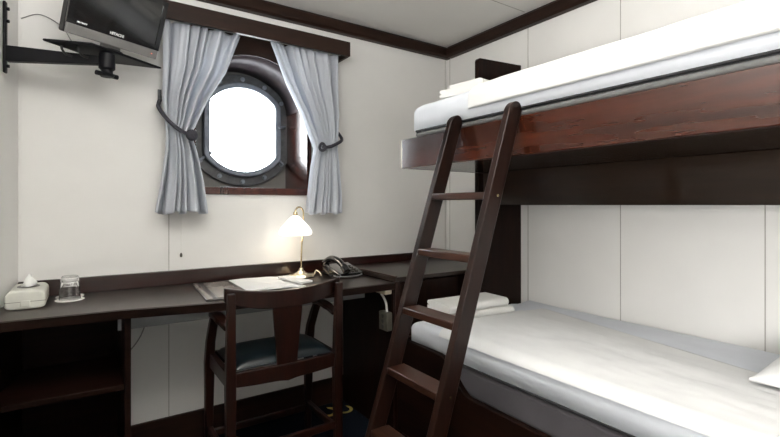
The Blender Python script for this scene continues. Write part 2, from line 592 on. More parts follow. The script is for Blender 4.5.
# two locking dogs and a hinge lug
for a in (radians(-38), radians(218), radians(8)):
    c, s = cos(a), sin(a)
    bm = bmesh.new()
    p0 = Vector((0.232 * c, YP - YB - 0.028, 0.232 * s)); p1 = Vector((0.298 * c, YP - YB - 0.020, 0.298 * s))
    if abs(p1.x) > 0.25: p0.x, p1.x = math.copysign(0.205, p0.x), math.copysign(0.248, p1.x)
    tube(bm, [p0, p1], [0.010, 0.008], 10)
    tube(bm, [p0 + Vector((0, -0.03, 0)), p0 + Vector((0, 0.01, 0))], 0.008, 10)
    obj('locking_dog', bm, M['iron_light'], win, smooth=40)

# ------------------------------------------------------------------ curtain pelmet and curtains
pel = thing('curtain_pelmet', 'long dark wooden pelmet box above the porthole curtains', 'pelmet', (0.685, YB, 1.93))
def rel(bm, p): bmesh.ops.translate(bm, verts=bm.verts, vec=tuple(-c for c in p)); return bm
P0 = (0.685, YB, 1.93)
obj('front_board', rel(box(0.16, 1.190, 2.133, 2.151, 1.925, 2.003), P0), M['trim'], pel, bevel=0.002)
for x in (0.16, 1.172):
    obj('end_board', rel(box(x, x + 0.018, 2.151, YB, 1.925, 2.003), P0), M['trim'], pel, bevel=0.002)
bm = bmesh.new(); tube(bm, [(0.178, 2.215, 1.955), (1.172, 2.215, 1.955)], 0.008, 12)
obj('curtain_rail', rel(bm, P0), M['white_plastic'], pel, smooth=40)

def curtain(name, label, edges, folds, seed, ywall=2.205):
    """edges: list of (z, xl, xr, amp); pleated hanging cloth, gathered at the tie"""
    o = thing(name, label, 'curtain', ((edges[0][1] + edges[0][2]) / 2, ywall, edges[-1][0]))
    base = o.location.copy()
    nz_, nu = 70, 150
    zs = [e[0] for e in edges]
    def lerp(z, k):
        for a, b in zip(edges, edges[1:]):
            if b[0] <= z <= a[0]:
                t = (a[0] - z) / (a[0] - b[0])
                return a[k] + (b[k] - a[k]) * t
        return edges[-1][k]
    rnd = random.Random(seed)
    ph = [rnd.uniform(0, 6.28) for _ in range(4)]
    bm = bmesh.new()
    rows = []
    for j in range(nz_ + 1):
        z = zs[0] + (zs[-1] - zs[0]) * j / nz_
        xl, xr, amp = lerp(z, 1), lerp(z, 2), lerp(z, 3)
        row = []
        for i in range(nu + 1):
            u = i / nu
            w = u + 0.055 * sin(2*pi*u*1.7 + ph[0]) + 0.012 * sin(2*pi*u*5 + ph[1] + z * 3)
            f = sin(2*pi*folds*w + ph[2] + 0.35 * sin(z * 5 + ph[3]))
            f = math.copysign(abs(f) ** 0.75, f)
            y = ywall + amp * f + amp * 0.35 * sin(2*pi*folds*2.1*w + ph[1])
            x = xl + (xr - xl) * u + 0.006 * cos(2*pi*folds*w + ph[2])
            zz = z + (0.008 * sin(2*pi*folds*w*0.5 + ph[0]) if j == nz_ else 0)
            y = max(2.160, min(YB - 0.013, y))
            row.append(bm.verts.new((x - base.x, y - base.y, zz - base.z)))
        rows.append(row)
    for a, b in zip(rows, rows[1:]):
        for i in range(nu):
            bm.faces.new((a[i], a[i+1], b[i+1], b[i]))
    c = obj('curtain_cloth', bm, M['curtain'], o, smooth=180)
    s = c.modifiers.new('thickness', 'SOLIDIFY'); s.thickness = 0.0016
    return o

curtain('curtain', 'grey-blue curtain left of the porthole, gathered by a cord with a round knob',
        [(1.942, 0.282, 0.628, 0.026), (1.75, 0.282, 0.560, 0.030), (1.60, 0.278, 0.470, 0.032), (1.44, 0.292, 0.398, 0.030),
         (1.36, 0.290, 0.425, 0.030), (1.22, 0.272, 0.455, 0.036), (1.085, 0.250, 0.474, 0.036)], 6, 3)
curtain('curtain', 'grey-blue curtain right of the porthole, gathered by a looped cord above the desk lamp',
        [(1.942, 0.778, 1.142, 0.026), (1.75, 0.862, 1.138, 0.030), (1.60, 0.945, 1.140, 0.032), (1.42, 1.022, 1.132, 0.030),
         (1.34, 1.005, 1.142, 0.030), (1.20, 0.985, 1.155, 0.034), (1.075, 0.966, 1.160, 0.034)], 6, 8)

t = thing('tieback', 'charcoal cord tieback with a round knob on the left curtain', 'tieback', (0.283, YB, 1.62))
B = (0.283, YB, 1.62)
bm = bmesh.new()
path = spline([(0.283, 2.285, 1.60), (0.272, 2.235, 1.575), (0.266, 2.175, 1.54), (0.300, 2.149, 1.485), (0.350, 2.146, 1.445), (0.392, 2.146, 1.432)], 10)
tube(bm, path, 0.0085, 10)
obj('cord', rel(bm, B), M['rope'], t, smooth=60)
bm = bmesh.new()
lathe(bm, [(0, -0.012), (0.016, -0.011), (0.024, -0.006), (0.026, 0), (0.024, 0.006), (0.016, 0.011), (0, 0.012)], 24)
bmesh.ops.rotate(bm, verts=bm.verts, cent=(0, 0, 0), matrix=Matrix.Rotation(radians(90), 3, 'X'))
bmesh.ops.translate(bm, verts=bm.verts, vec=(0.392, 2.140, 1.430))
obj('knob', rel(bm, B), M['rope'], t, smooth=60)
bm = bmesh.new()
tube(bm, [(0.283, YB, 1.625), (0.283, 2.282, 1.625), (0.283, 2.272, 1.612), (0.283, 2.275, 1.595)], 0.006, 8)
add_box(bm, 0.275, 0.291, YB - 0.004, YB, 1.600, 1.650)
obj('wall_hook', rel(bm, B), M['iron'], t, smooth=40)

t = thing('tieback', 'charcoal cord tieback knotted around the right curtain', 'tieback', (1.168, YB, 1.57))
B = (1.168, YB, 1.57)
bm = bmesh.new()
path = spline([(1.168, 2.285, 1.555), (1.170, 2.235, 1.52), (1.158, 2.172, 1.475), (1.110, 2.150, 1.445), (1.070, 2.146, 1.428), (1.028, 2.146, 1.424)], 10)
tube(bm, path, 0.0085, 10)
obj('cord', rel(bm, B), M['rope'], t, smooth=60)
bm = bmesh.new()
tube(bm, [(1.028 + 0.016 * cos(a), 2.142 + 0.004 * sin(2*a), 1.424 + 0.018 * sin(a)) for a in [2*pi*k/20 for k in range(21)]], 0.0075, 8)
obj('knot', rel(bm, B), M['rope'], t, smooth=60)
bm = bmesh.new()
tube(bm, [(1.168, YB, 1.575), (1.168, 2.282, 1.575), (1.168, 2.275, 1.555)], 0.006, 8)
obj('wall_hook', rel(bm, B), M['iron'], t, smooth=40)

# pull cord hanging below the left curtain
t = thing('pull_cord', 'thin pull cord with a small toggle hanging on the wall below the left curtain', 'cord', (0.372, YB - 0.012, 0.875))
bm = bmesh.new(); tube(bm, [(0, 0, 0.02), (0, 0.001, 0.2), (0, 0, 0.33)], 0.0012, 6)
obj('string', bm, M['cable_white'], t)
bm = bmesh.new(); lathe(bm, [(0, 0), (0.005, 0.002), (0.006, 0.012), (0.003, 0.02), (0, 0.022)], 14)
obj('toggle', bm, M['grey_plastic'], t, smooth=60)

# ------------------------------------------------------------------ television on its wall bracket
bp = Vector((-0.249, 2.155, 1.735))
tv_b = thing('tv_wall_bracket', 'black swing-arm television bracket with a flat tray, on the left wall', 'bracket', bp)
wd = Vector((0.2, 1.0, 0)).normalized()         # along left wall
wn = Vector((1.0, -0.2, 0)).normalized()        # into the room
def oriented(bm, center, ax, ay, az, sx, sy, sz):
    c = Vector(center)
    v = []
    for i in (-1, 1):
        for j in (-1, 1):
            for k in (-1, 1):
                v.append(bm.verts.new(c + ax*i*sx/2 + ay*j*sy/2 + az*k*sz/2))
    for f in ((0,1,3,2), (4,6,7,5), (0,4,5,1), (2,3,7,6), (0,2,6,4), (1,5,7,3)):
        bm.faces.new([v[q] for q in f])
    return bm
Zv = Vector((0, 0, 1))
bm = oriented(bmesh.new(), wn * 0.0065, wn, wd, Zv, 0.009, 0.022, 0.262)
obj('wall_plate', bm, M['black_metal'], tv_b, bevel=0.003)
for z in (-0.105, 0.06, 0.105):
    bm = bmesh.new(); c = wn * 0.0112 + Zv * z
    tube(bm, [c, c + wn * 0.008], 0.006, 10)
    obj('bolt', bm, M['black_metal'], tv_b, smooth=40)
pv = Vector((0.070, 2.050, 1.668)) - bp
a0 = wn * 0.0115 + Vector((0, 0, -0.06)); a1 = pv.copy()
ad = (a1 - a0); ad.z = 0; L = ad.length; ad.normalize(); an = Vector((-ad.y, ad.x, 0))
bm = bmesh.new()
vs = []
for p, h in ((a0, 0.029), (a0 + ad * L, 0.015)):
    for s in (-0.014, 0.014):
        for q in (-h, h):
            vs.append(bm.verts.new(Vector((p.x, p.y, a0.z)) + an * s + Zv * q))
for f in ((0,1,3,2), (4,6,7,5), (0,4,5,1), (2,3,7,6), (0,2,6,4), (1,5,7,3)):
    bm.faces.new([vs[q] for q in f])
obj('arm', bm, M['black_metal'], tv_b, bevel=0.003)
bm = bmesh.new()
lathe(bm, [(0, -0.062), (0.022, -0.060), (0.026, -0.052), (0.020, -0.044), (0.020, -0.036), (0.028, -0.028), (0.028, 0.026), (0.018, 0.034), (0.018, 0.042), (0, 0.042)], 20, (pv.x, pv.y, a0.z))
obj('pivot', bm, M['black_metal'], tv_b, smooth=40)
kb = a0.z - 0.052
bm = bmesh.new()
c = Vector((pv.x, pv.y, kb))
tube(bm, [c - Vector((0.036, 0.02, 0)), c + Vector((0.036, 0.02, 0))], 0.009, 10)
obj('lock_screw', bm, M['black_metal'], tv_b, smooth=40)
tray = [(-0.127, 2.02), (0.021, 1.973), (0.274, 2.157), (0.078, 2.188)]
bm = prism(bmesh.new(), [(x - bp.x, y - bp.y) for x, y in tray], 'z', 1.706 - bp.z, 1.716 - bp.z)
obj('tray', bm, M['black_metal'], tv_b, bevel=0.004)
bm = bmesh.new()
for q in (0, 0.05):
    p = Vector((-0.07 + q, 2.035 - q * 0.3, 1.712)) - bp
    tube(bm, spline([p, p + Vector((0.0, 0, -0.02)), p + Vector((0.012, 0.012, -0.034)), p + Vector((0.03, 0.02, -0.036))], 5), 0.004, 8)
obj('cable_loop', bm, M['black'], tv_b, smooth=60)

# TV: local axes  u along the screen, w up the screen, f out of the screen
tv0 = Vector((-0.062, 1.956, 1.732))
u = Vector((0.888, 0.46, 0)); nn = Vector((0.46, -0.888, 0)); tl = radians(20)
w = Zv * cos(tl) + nn * sin(tl); f = nn * cos(tl) - Zv * sin(tl)
TW, TH = 0.349, 0.235
cen = tv0 + u * TW / 2
tv = thing('television', 'small black and silver flat television tilted down on its wall bracket', 'television', cen)
def tvb(bm, u0, u1, w0, w1, f0, f1):
    c = u * ((u0 + u1) / 2 - TW / 2) + w * ((w0 + w1) / 2) + f * ((f0 + f1) / 2)
    return oriented(bm, c, u, f, w, u1 - u0, f1 - f0, w1 - w0)
obj('casing', tvb(bmesh.new(), 0.0, TW, 0.0, TH, -0.045, -0.006), M['black'], tv, bevel=0.006)
bm = bmesh.new()
tvb(bm, 0, 0.018, 0.036, TH, -0.006, 0.003); tvb(bm, TW - 0.018, TW, 0.036, TH, -0.006, 0.003)
tvb(bm, 0.018, TW - 0.018, 0.036, 0.058, -0.006, 0.003); tvb(bm, 0.018, TW - 0.018, TH - 0.018, TH, -0.006, 0.003)
obj('bezel', bm, M['bezel'], tv)
obj('screen', tvb(bmesh.new(), 0.018, TW - 0.018, 0.058, TH - 0.018, -0.006, 0.0), M['screen'], tv)
chin = obj('speaker_bar', tvb(bmesh.new(), 0.002, TW - 0.002, 0.0, 0.036, -0.006, 0.004), M['silver'], tv, bevel=0.003)
bm = tvb(bmesh.new(), TW - 0.030, TW - 0.026, 0.017, 0.020, 0.004, 0.0052)
obj('standby_light', bm, emit('red_led', (1.0, 0.15, 0.08), 1.5), tv)
def text(name, body, size, uu, ww, parent):
    cu = bpy.data.curves.new(name, 'FONT')
    cu.body = body; cu.size = size; cu.extrude = 0.0003; cu.offset = 0.0006
    cu.align_x = 'CENTER'; cu.align_y = 'CENTER'
    to = bpy.data.objects.new(name, cu)
    COL.objects.link(to)
    me = bpy.data.meshes.new_from_object(to.evaluated_get(bpy.context.evaluated_depsgraph_get()))
    bpy.data.objects.remove(to)
    o = bpy.data.objects.new(name, me)
    COL.objects.link(o)
    me.materials.clear(); me.materials.append(M['white_ink'])
    o.parent = parent
    R = Matrix((u, w, f)).transposed().to_4x4()
    o.matrix_local = Matrix.Translation(u * (uu - TW / 2) + w * ww + f * 0.0034) @ R
    return o
text('maker_lettering', 'HITACHI', 0.0135, TW / 2, 0.0475, tv)
text('small_lettering', 'HD READY', 0.0070, 0.050, 0.0475, tv)
# neck and foot that stand on the tray
bm = bmesh.new()
tvb(bm, TW/2 - 0.035, TW/2 + 0.035, -0.020, 0.012, -0.034, -0.016)
obj('neck', bm, M['silver'], tv, bevel=0.003)
fc = Vector((0.075, 2.075, 1.7165)) - cen
obj('foot', lathe(bmesh.new(), [(0, 0), (0.048, 0), (0.050, 0.004), (0.030, 0.010), (0, 0.012)], 24, fc), M['black'], tv, smooth=50)
# thin cable looping on the wall from the TV
bm = bmesh.new()
tube(bm, spline([(-0.21, 2.293, 1.86), (-0.15, 2.29, 1.888), (-0.08, 2.285, 1.855), (-0.045, 2.25, 1.79), (-0.02, 2.17, 1.755), (0.0, 2.08, 1.728)], 8), 0.002, 6)
tag(obj('antenna_cable', bm, M['grey_cable'], smooth=60), 'thin grey cable arching from the corner down to the television tray', 'cable')

# ------------------------------------------------------------------ desk
DZ = 0.75
dk = thing('desk', 'long dark wooden built-in desk under the porthole with open shelf cabinet at left', 'desk', (0.5, 2.05, 0))
D0 = (0.5, 2.05, 0)
front = [(1.22, 1.757), (0.923, 1.757), (0.60, 1.760), (0.449, 1.768), (0.102, 1.842), (XL(1.871) + 0.002, 1.871)]
bm = prism(bmesh.new(), [(XL(YB) + 0.002, YB - 0.002), (1.22, YB - 0.002)] + front, 'z', DZ - 0.03, DZ)
obj('desktop', rel(bm, D0), M['desktop'], dk, bevel=0.003)
# dark, chipped front nosing just proud of the top
bm = bmesh.new()
fr = front[::-1]
for (xa, ya), (xb, yb) in zip(fr, fr[1:]):
    prism(bm, [(xa, ya - 0.0005), (xb, yb - 0.0005), (xb, yb - 0.006), (xa, ya - 0.006)], 'z', DZ - 0.032, DZ - 0.002)
obj('nosing', rel(bm, D0), M['wood_x'], dk)
obj('backsplash', rel(box(XL(YB) + 0.002, 1.22, YB - 0.022, YB - 0.002, DZ + 0.0005, 0.816), D0), M['splash'], dk, bevel=0.002)
obj('apron', rel(box(0.105, 1.22, 2.03, 2.045, 0.632, DZ - 0.0305), D0), M['batten'], dk, bevel=0.002)
# open shelf cabinet carrying the left end
cx1 = 0.137
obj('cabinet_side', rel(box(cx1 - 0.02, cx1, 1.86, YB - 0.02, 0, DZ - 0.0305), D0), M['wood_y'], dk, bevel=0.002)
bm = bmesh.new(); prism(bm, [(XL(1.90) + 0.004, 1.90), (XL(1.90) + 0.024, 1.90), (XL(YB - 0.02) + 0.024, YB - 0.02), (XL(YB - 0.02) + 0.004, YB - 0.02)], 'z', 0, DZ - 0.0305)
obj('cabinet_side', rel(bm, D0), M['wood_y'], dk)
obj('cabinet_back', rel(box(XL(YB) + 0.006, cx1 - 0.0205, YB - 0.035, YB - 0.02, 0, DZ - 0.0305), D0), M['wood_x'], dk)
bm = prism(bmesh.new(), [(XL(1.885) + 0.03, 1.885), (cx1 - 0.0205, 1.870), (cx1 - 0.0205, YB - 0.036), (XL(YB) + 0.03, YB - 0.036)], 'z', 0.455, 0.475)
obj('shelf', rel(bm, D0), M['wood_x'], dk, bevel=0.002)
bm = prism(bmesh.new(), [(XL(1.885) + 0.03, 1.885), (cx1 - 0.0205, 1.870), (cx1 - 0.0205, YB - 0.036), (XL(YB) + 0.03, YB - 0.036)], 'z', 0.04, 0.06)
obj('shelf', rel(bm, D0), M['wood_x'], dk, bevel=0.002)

# ------------------------------------------------------------------ corner cabinet at the right end of the desk
UX = 1.2225
cb = thing('corner_cabinet', 'dark wooden cabinet in the corner between desk and bunk bed', 'cabinet', (1.6, 2.03, 0))
C0 = (1.6, 2.03, 0)
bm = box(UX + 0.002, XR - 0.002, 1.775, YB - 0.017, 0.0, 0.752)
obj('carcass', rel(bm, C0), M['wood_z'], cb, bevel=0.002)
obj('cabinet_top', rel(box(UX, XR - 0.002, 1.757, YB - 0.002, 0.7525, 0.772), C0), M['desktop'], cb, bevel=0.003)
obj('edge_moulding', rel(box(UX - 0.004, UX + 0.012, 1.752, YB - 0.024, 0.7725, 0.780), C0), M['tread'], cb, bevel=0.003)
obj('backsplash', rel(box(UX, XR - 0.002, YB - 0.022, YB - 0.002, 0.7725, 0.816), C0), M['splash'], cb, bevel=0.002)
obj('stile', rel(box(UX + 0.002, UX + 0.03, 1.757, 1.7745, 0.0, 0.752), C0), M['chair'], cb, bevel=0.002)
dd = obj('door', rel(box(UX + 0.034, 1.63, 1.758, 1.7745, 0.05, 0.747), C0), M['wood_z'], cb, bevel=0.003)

# power socket block with plug and cable on the cabinet's side, under the desk
sk = thing('power_socket', 'grey three-way socket block hanging on the cabinet side under the desk', 'socket', (UX, 1.80, 0.55))
S0 = (UX, 1.80, 0.55)
obj('socket_body', rel(box(UX - 0.035, UX - 0.0005, 1.775, 1.845, 0.515, 0.605), S0), M['grey_plastic'], sk, bevel=0.005)
for z in (0.535, 0.560, 0.585):
    bm = bmesh.new(); c = Vector((UX - 0.036, 1.81, z)); tube(bm, [c, c + Vector((0.003, 0, 0))], 0.010, 14)
    obj('outlet', rel(bm, S0), M['black'], sk, smooth=40)
pl = thing('plug_bar', 'cream strip with a white cable fixed under the desk top beside the cabinet', 'lamp', (UX - 0.03, 1.83, 0.70))  # plug bar for the white cable, gives no light
Q0 = (UX - 0.03, 1.83, 0.70)
obj('strip', rel(box(UX - 0.045, UX - 0.005, 1.775, 1.875, 0.692, 0.7185), Q0), M['cream_plastic'], pl, bevel=0.004)
bm = bmesh.new(); tube(bm, spline([(UX - 0.028, 1.835, 0.688), (UX - 0.026, 1.815, 0.672), (UX - 0.022, 1.80, 0.645), (UX - 0.020, 1.795, 0.606)], 8), 0.0055, 10)
obj('cable', rel(bm, Q0), M['cable_white'], pl, smooth=60)
# dark cable on the wall under the desk
bm = bmesh.new(); tube(bm, spline([(0.235, YB - 0.004, 0.70), (0.232, YB - 0.004, 0.62), (0.21, YB - 0.004, 0.54), (0.17, YB - 0.004, 0.48), (0.13, YB - 0.006, 0.46)], 8), 0.0028, 6)
tag(obj('wall_cable', bm, M['grey_cable'], smooth=60), 'thin dark cable curving down the wall beneath the desk', 'cable')

# ------------------------------------------------------------------ things on the desk
# tissue dispenser
tb = thing('tissue_box', 'ivory plastic tissue dispenser at the left end of the desk', 'tissue box', (-0.175, 2.14, DZ), 0)
def rounded_prof(hw, h, r, n=6):
    pts = []
    for cx, cz, a0 in ((hw - r, r * 0.6, -90), (hw - r, h - r, 0), (-hw + r, h - r, 90), (-hw + r, r * 0.6, 180)):
        rr = r if cz > r else r * 0.6
        for k in range(n + 1):
            a = radians(a0 + 90 * k / n)
            pts.append((cx + r * cos(a), cz + rr * sin(a)))
    return pts
bm = prism(bmesh.new(), rounded_prof(0.057, 0.066, 0.022), 'y', -0.10, 0.10)
obj('box_body', bm, M['white_plastic'], tb, smooth=50, bevel=0.006)
obj('lid_joint', box(-0.0575, 0.0575, -0.1008, 0.1008, 0.0265, 0.0278), M['grey_plastic'], tb)
obj('latch', box(-0.014, 0.014, -0.1045, -0.1005, 0.010, 0.032), M['white_plastic'], tb, bevel=0.002)
bm = bmesh.new()
prism(bm, [(0.034 * cos(2*pi*k/24), 0.010 + 0.045 * sin(2*pi*k/24)) for k in range(24)], 'z', 0.0655, 0.0668)
obj('slot', bm, M['black'], tb)
bm = bmesh.new()
rows = []
for j in range(9):
    tt = j / 8
    rr = 0.020 * (1 - 0.55 * tt) + 0.004 * sin(5 * tt)
    rows.append([bm.verts.new((rr * (1 + 0.35 * sin(3*a + 4*tt)) * cos(a) * 0.9 + 0.006 * tt, 0.005 + rr * (1 + 0.3 * sin(4*a + 2)) * sin(a) * 0.8, 0.0669 + 0.040 * tt + 0.006 * tt * sin(2*a))) for a in [2*pi*k/20 for k in range(20)]])
for a, b in zip(rows, rows[1:]):
    for k in range(20): bm.faces.new((a[k], a[(k+1) % 20], b[(k+1) % 20], b[k]))
bm.faces.new(rows[-1])
obj('tissue', bm, M['tissue'], tb, smooth=180)

# upturned tumblers on paper coasters
def tumbler(x, y, lab, lab2):
    c = bmesh.new(); lathe(c, [(0, 0), (0.048, 0), (0.048, 0.0022), (0, 0.0022)], 32)
    tag(obj('coaster', c, M['coaster'], loc=(x, y, DZ + 0.0004)), lab2, 'coaster')
    g = bmesh.new()
    lathe(g, [(0.034, 0.0), (0.0355, 0.001), (0.0335, 0.03), (0.0345, 0.034), (0.0325, 0.038), (0.031, 0.056), (0.032, 0.06), (0.029, 0.078), (0.027, 0.081), (0, 0.081)], 32)
    lathe(g, [(0.034, 0.0), (0.0315, 0.03), (0.0285, 0.062), (0.026, 0.068), (0, 0.070)], 32)
    bmesh.ops.remove_doubles(g, verts=g.verts, dist=1e-5)
    tag(obj('drinking_glass', g, M['glass'], loc=(x, y, DZ + 0.0030), smooth=50), lab, 'glass')
tumbler(-0.049, 2.150, 'upturned clear tumbler on the nearer paper coaster beside the tissue box', 'white paper coaster nearer the desk edge under an upturned tumbler')
tumbler(-0.050, 2.226, 'upturned clear tumbler behind the other one, close to the wall', 'white paper coaster close to the wall, mostly hidden behind the tumbler in front')

# leather folder, booklet and notepad
def flat(name, quad, z0, z1, m, parent=None, base=None, bevel=0.001):
    bm = prism(bmesh.new(), quad, 'z', z0, z1)
    if base: rel(bm, base)
    return obj(name, bm, m, parent, bevel=bevel)
F0 = (0.52, 2.02, DZ)
fo = thing('folder', 'black leatherette folder lying at the front of the desk behind the chair back', 'folder', F0)
flat('cover', [(0.382, 1.813), (0.405, 2.231), (0.66, 2.225), (0.65, 1.805)], DZ + 0.0005, DZ + 0.006, M['leather_black'], fo, F0, 0.003)
flat('insert_sheet', [(0.432, 1.83), (0.452, 2.215), (0.65, 2.21), (0.64, 1.822)], DZ + 0.0062, DZ + 0.0072, M['folder_page'], fo, F0, 0.0004)
flat('edge_band', [(0.390, 1.822), (0.410, 2.222), (0.428, 2.221), (0.410, 1.821)], DZ + 0.0062, DZ + 0.0078, M['folder_page'], fo, F0, 0.0004)
K0 = (0.70, 2.09, DZ)
bk = thing('booklet', 'open white booklet with a dark cover lying beside the folder', 'booklet', K0)
bm = bmesh.new()
nseg = 16
def leaf(s, v, top):
    # s 0..1 across, bulging pages
    x = 0.567 + s * 0.25 + (1 - v) * -0.005
    y = 1.885 + v * 0.315 - s * 0.03
    z = DZ + 0.0080 + (0.005 * sin(pi * min(1, s * 1.15)) ** 0.6 * (0.6 + 0.4 * abs(sin(2 * pi * s))) if top else 0)
    return Vector((x, y, z))
bm = slab(24, 6, None, None, lambda s, v: leaf(s, v, True) + Vector((0, 0, 0.003)), lambda s, v: leaf(s, v, False) + Vector((0, 0, 0.0015)))
obj('pages', rel(bm, K0), M['paper'], bk, smooth=60)
bm = slab(24, 6, None, None, lambda s, v: leaf(s, v, False) + Vector((-0.004 + 0.008 * s, -0.004 + 0.008 * v, 0.001)), lambda s, v: leaf(s, v, False) + Vector((-0.004 + 0.008 * s, -0.004 + 0.008 * v, 0.0)))
obj('cover', rel(bm, K0), M['leather_black'], bk)
bm = prism(bmesh.new(), [(0.765, 2.085), (0.825, 2.10), (0.862, 1.895), (0.797, 1.88)], 'z', DZ + 0.0165, DZ + 0.0265)
tag(obj('notepad', bm, M['paper'], bevel=0.002), 'small white notepad lying on the booklet near the lamp', 'notepad')

# brass desk lamp with lit glass shade
LX, LY = 0.925, 2.180
lp = thing('desk_lamp', 'brass desk lamp with a lit white glass shade, by the wall under the right curtain', 'lamp', (LX, LY, DZ))
bm = bmesh.new()
prof = [(0, 0.0005), (0.060, 0.0005), (0.066, 0.004), (0.060, 0.010), (0.040, 0.014), (0.024, 0.022), (0.014, 0.032), (0.009, 0.044), (0, 0.046)]
rings = []
for r, z in prof:
    if r == 0: rings.append([bm.verts.new((0, 0, z))])
    else: rings.append([bm.verts.new((r * (1 + (0.07 * cos(8*a) if r > 0.035 else 0)) * cos(a), r * (1 + (0.07 * cos(8*a) if r > 0.035 else 0)) * sin(a), z)) for a in [2*pi*k/64 for k in range(64)]])
for a, b in zip(rings, rings[1:]):
    for k in range(64):
        q = (k+1) % 64
        if len(a) == 1: bm.faces.new((a[0], b[q], b[k]))
        elif len(b) == 1: bm.faces.new((a[k], a[q], b[0]))
        else: bm.faces.new((a[k], a[q], b[q], b[k]))
obj('base', bm, M['brass_pale'], lp, smooth=50)
# stem rises, swans over towards the left and carries the shade from above
su = Vector((-cos(radians(20)), sin(radians(20)) * -0.6, 0)).normalized()   # direction the neck swans
st = [(0, 0, 0.044), (0.002, 0, 0.12), (0.006, 0, 0.19), (0.012, 0, 0.26), (0.013, 0, 0.325)]
pts = [Vector(p) for p in st]
top = Vector((0.013, 0, 0.325))
arc = [top + su * (0.026 - 0.026 * cos(a)) + Zv * (0.034 * sin(a)) for a in [radians(d) for d in (30, 60, 90, 120, 150, 180, 205)]]
bm = tube(bmesh.new(), spline(pts + arc, 6), 0.0042, 10)
obj('stem', bm, M['brass'], lp, smooth=60)
sc_ = Vector((-0.036, -0.012, 0.217))           # centre of the shade's rim
tipp = arc[-2]
bm = bmesh.new()
lathe(bm, [(0, 0.098), (0.010, 0.097), (0.012, 0.084), (0.016, 0.080), (0, 0.079)], 18, (sc_.x, sc_.y, sc_.z + 0.02))
obj('shade_holder', bm, M['brass'], lp, smooth=40)
bm = tube(bmesh.new(), [tipp, Vector((sc_.x, sc_.y, sc_.z + 0.116))], 0.004, 10)
obj('hanger', bm, M['brass'], lp, smooth=60)
bm = bmesh.new()
outp = [(0.012, 0.098), (0.022, 0.092), (0.036, 0.078), (0.054, 0.058), (0.072, 0.038), (0.081, 0.022), (0.084, 0.010), (0.080, 0.003), (0.077, 0.0)]
inp = [(r - 0.003, z) for r, z in outp[::-1]]
lathe(bm, outp + inp, 40, sc_)
obj('lamp_shade', bm, M['shade'], lp, smooth=60)
bm = bmesh.new(); lathe(bm, [(0, 0.07), (0.012, 0.068), (0.014, 0.055), (0.024, 0.04), (0.026, 0.028), (0.018, 0.014), (0, 0.010)], 20, sc_)
obj('bulb', bm, emit('bulb_glow', (1.0, 0.86, 0.66), 3), lp, smooth=60)
bl = bpy.data.lights.new('bulb_light', 'POINT'); bl.energy = 0.3; bl.color = (1, 0.94, 0.85); bl.shadow_soft_size = 0.03
blo = bpy.data.objects.new('bulb_light', bl); COL.objects.link(blo); blo.parent = lp; blo.location = sc_ + Vector((0, 0, -0.008))
bm = tube(bmesh.new(), spline([(0.062, 0.0, 0.010), (0.075, 0.0, 0.006), (0.086, 0.012, 0.020), (0.094, 0.005, 0.022), (0.098, -0.03, 0.008), (0.090, -0.05, 0.004)], 8), 0.003, 8)
obj('cord', bm, M['cream_plastic'], lp, smooth=60)

# telephone
ph = thing('telephone', 'glossy black desk telephone with its handset on, right of the lamp', 'telephone', (1.125, 2.095, DZ), radians(6))
bm = bmesh.new()
prism(bm, [(-0.085, 0.0), (0.085, 0.0), (0.085, 0.052), (0.055, 0.058), (-0.085, 0.020)][::1], 'x', -0.075, 0.075)
obj('phone_base', bm, M['gloss_black'], ph, bevel=0.008)
bm = bmesh.new()
tube(bm, spline([(-0.048, -0.105, 0.034), (-0.048, -0.07, 0.062), (-0.048, -0.02, 0.084), (-0.048, 0.04, 0.088), (-0.048, 0.085, 0.070), (-0.048, 0.10, 0.050)], 6), [0.020]*6 + [0.016]*19 + [0.020]*6, 14)
obj('handset', bm, M['gloss_black'], ph, smooth=60)
bm = bmesh.new()
for i in range(3):
    for j in range(4):
        x, y = 0.0 + i * 0.022, -0.058 + j * 0.022
        zz = 0.020 + (y + 0.085) * (0.038 / 0.14)
        add_box(bm, x - 0.007, x + 0.007, y - 0.006, y + 0.006, zz - 0.002, zz + 0.004)
obj('keypad', bm, M['grey_plastic'], ph)
bm = bmesh.new()
ring = [(-0.01 + 0.085 * cos(a), -0.055 + 0.05 * sin(a), 0.012 + 0.004 * sin(a)) for a in [radians(d) for d in range(180, 370, 10)]]
tube(bm, ring, 0.004, 8)
obj('front_lip', bm, M['silver'], ph, smooth=60)
bm = tube(bmesh.new(), spline([(-0.078, 0.03, 0.03), (-0.084, 0.02, 0.052), (-0.092, 0.0, 0.048), (-0.095, -0.01, 0.02), (-0.092, -0.03, 0.005)], 8), 0.0035, 8)
obj('handset_cord', bm, M['black'], ph, smooth=60)

# ------------------------------------------------------------------ bunk bed (fixed joinery)
BX = 1.20
bb = thing('bunk_bed', 'dark mahogany two-tier bunk bed built along the right wall', 'bunk bed', (1.6, 0.6, 0))
B0 = (1.6, 0.6, 0)
Y0, Y1 = -0.45, 1.67
# upper fascia
obj('upper_side_board', rel(box(BX, BX + 0.028, Y0, Y1, 1.286, 1.418), B0), M['fascia'], bb, bevel=0.003)
obj('edge_strip', rel(box(BX + 0.001, BX + 0.026, Y1 + 0.0005, Y1 + 0.010, 1.290, 1.416), B0), M['edge'], bb, bevel=0.002)
obj('upper_end_board', rel(box(BX + 0.0285, XR - 0.003, Y1 - 0.022, Y1, 1.286, 1.418), B0), M['wood_x'], bb, bevel=0.003)
obj('upper_base', rel(box(BX + 0.0285, XR - 0.003, Y0, Y1 - 0.0225, 1.286, 1.4175), B0), M['pelmet'], bb)
# recessed pelmet board below the upper berth
obj('light_pelmet', rel(box(1.69, 1.712, Y0, 1.638, 1.1195, 1.2855), B0), M['pelmet'], bb, bevel=0.002)
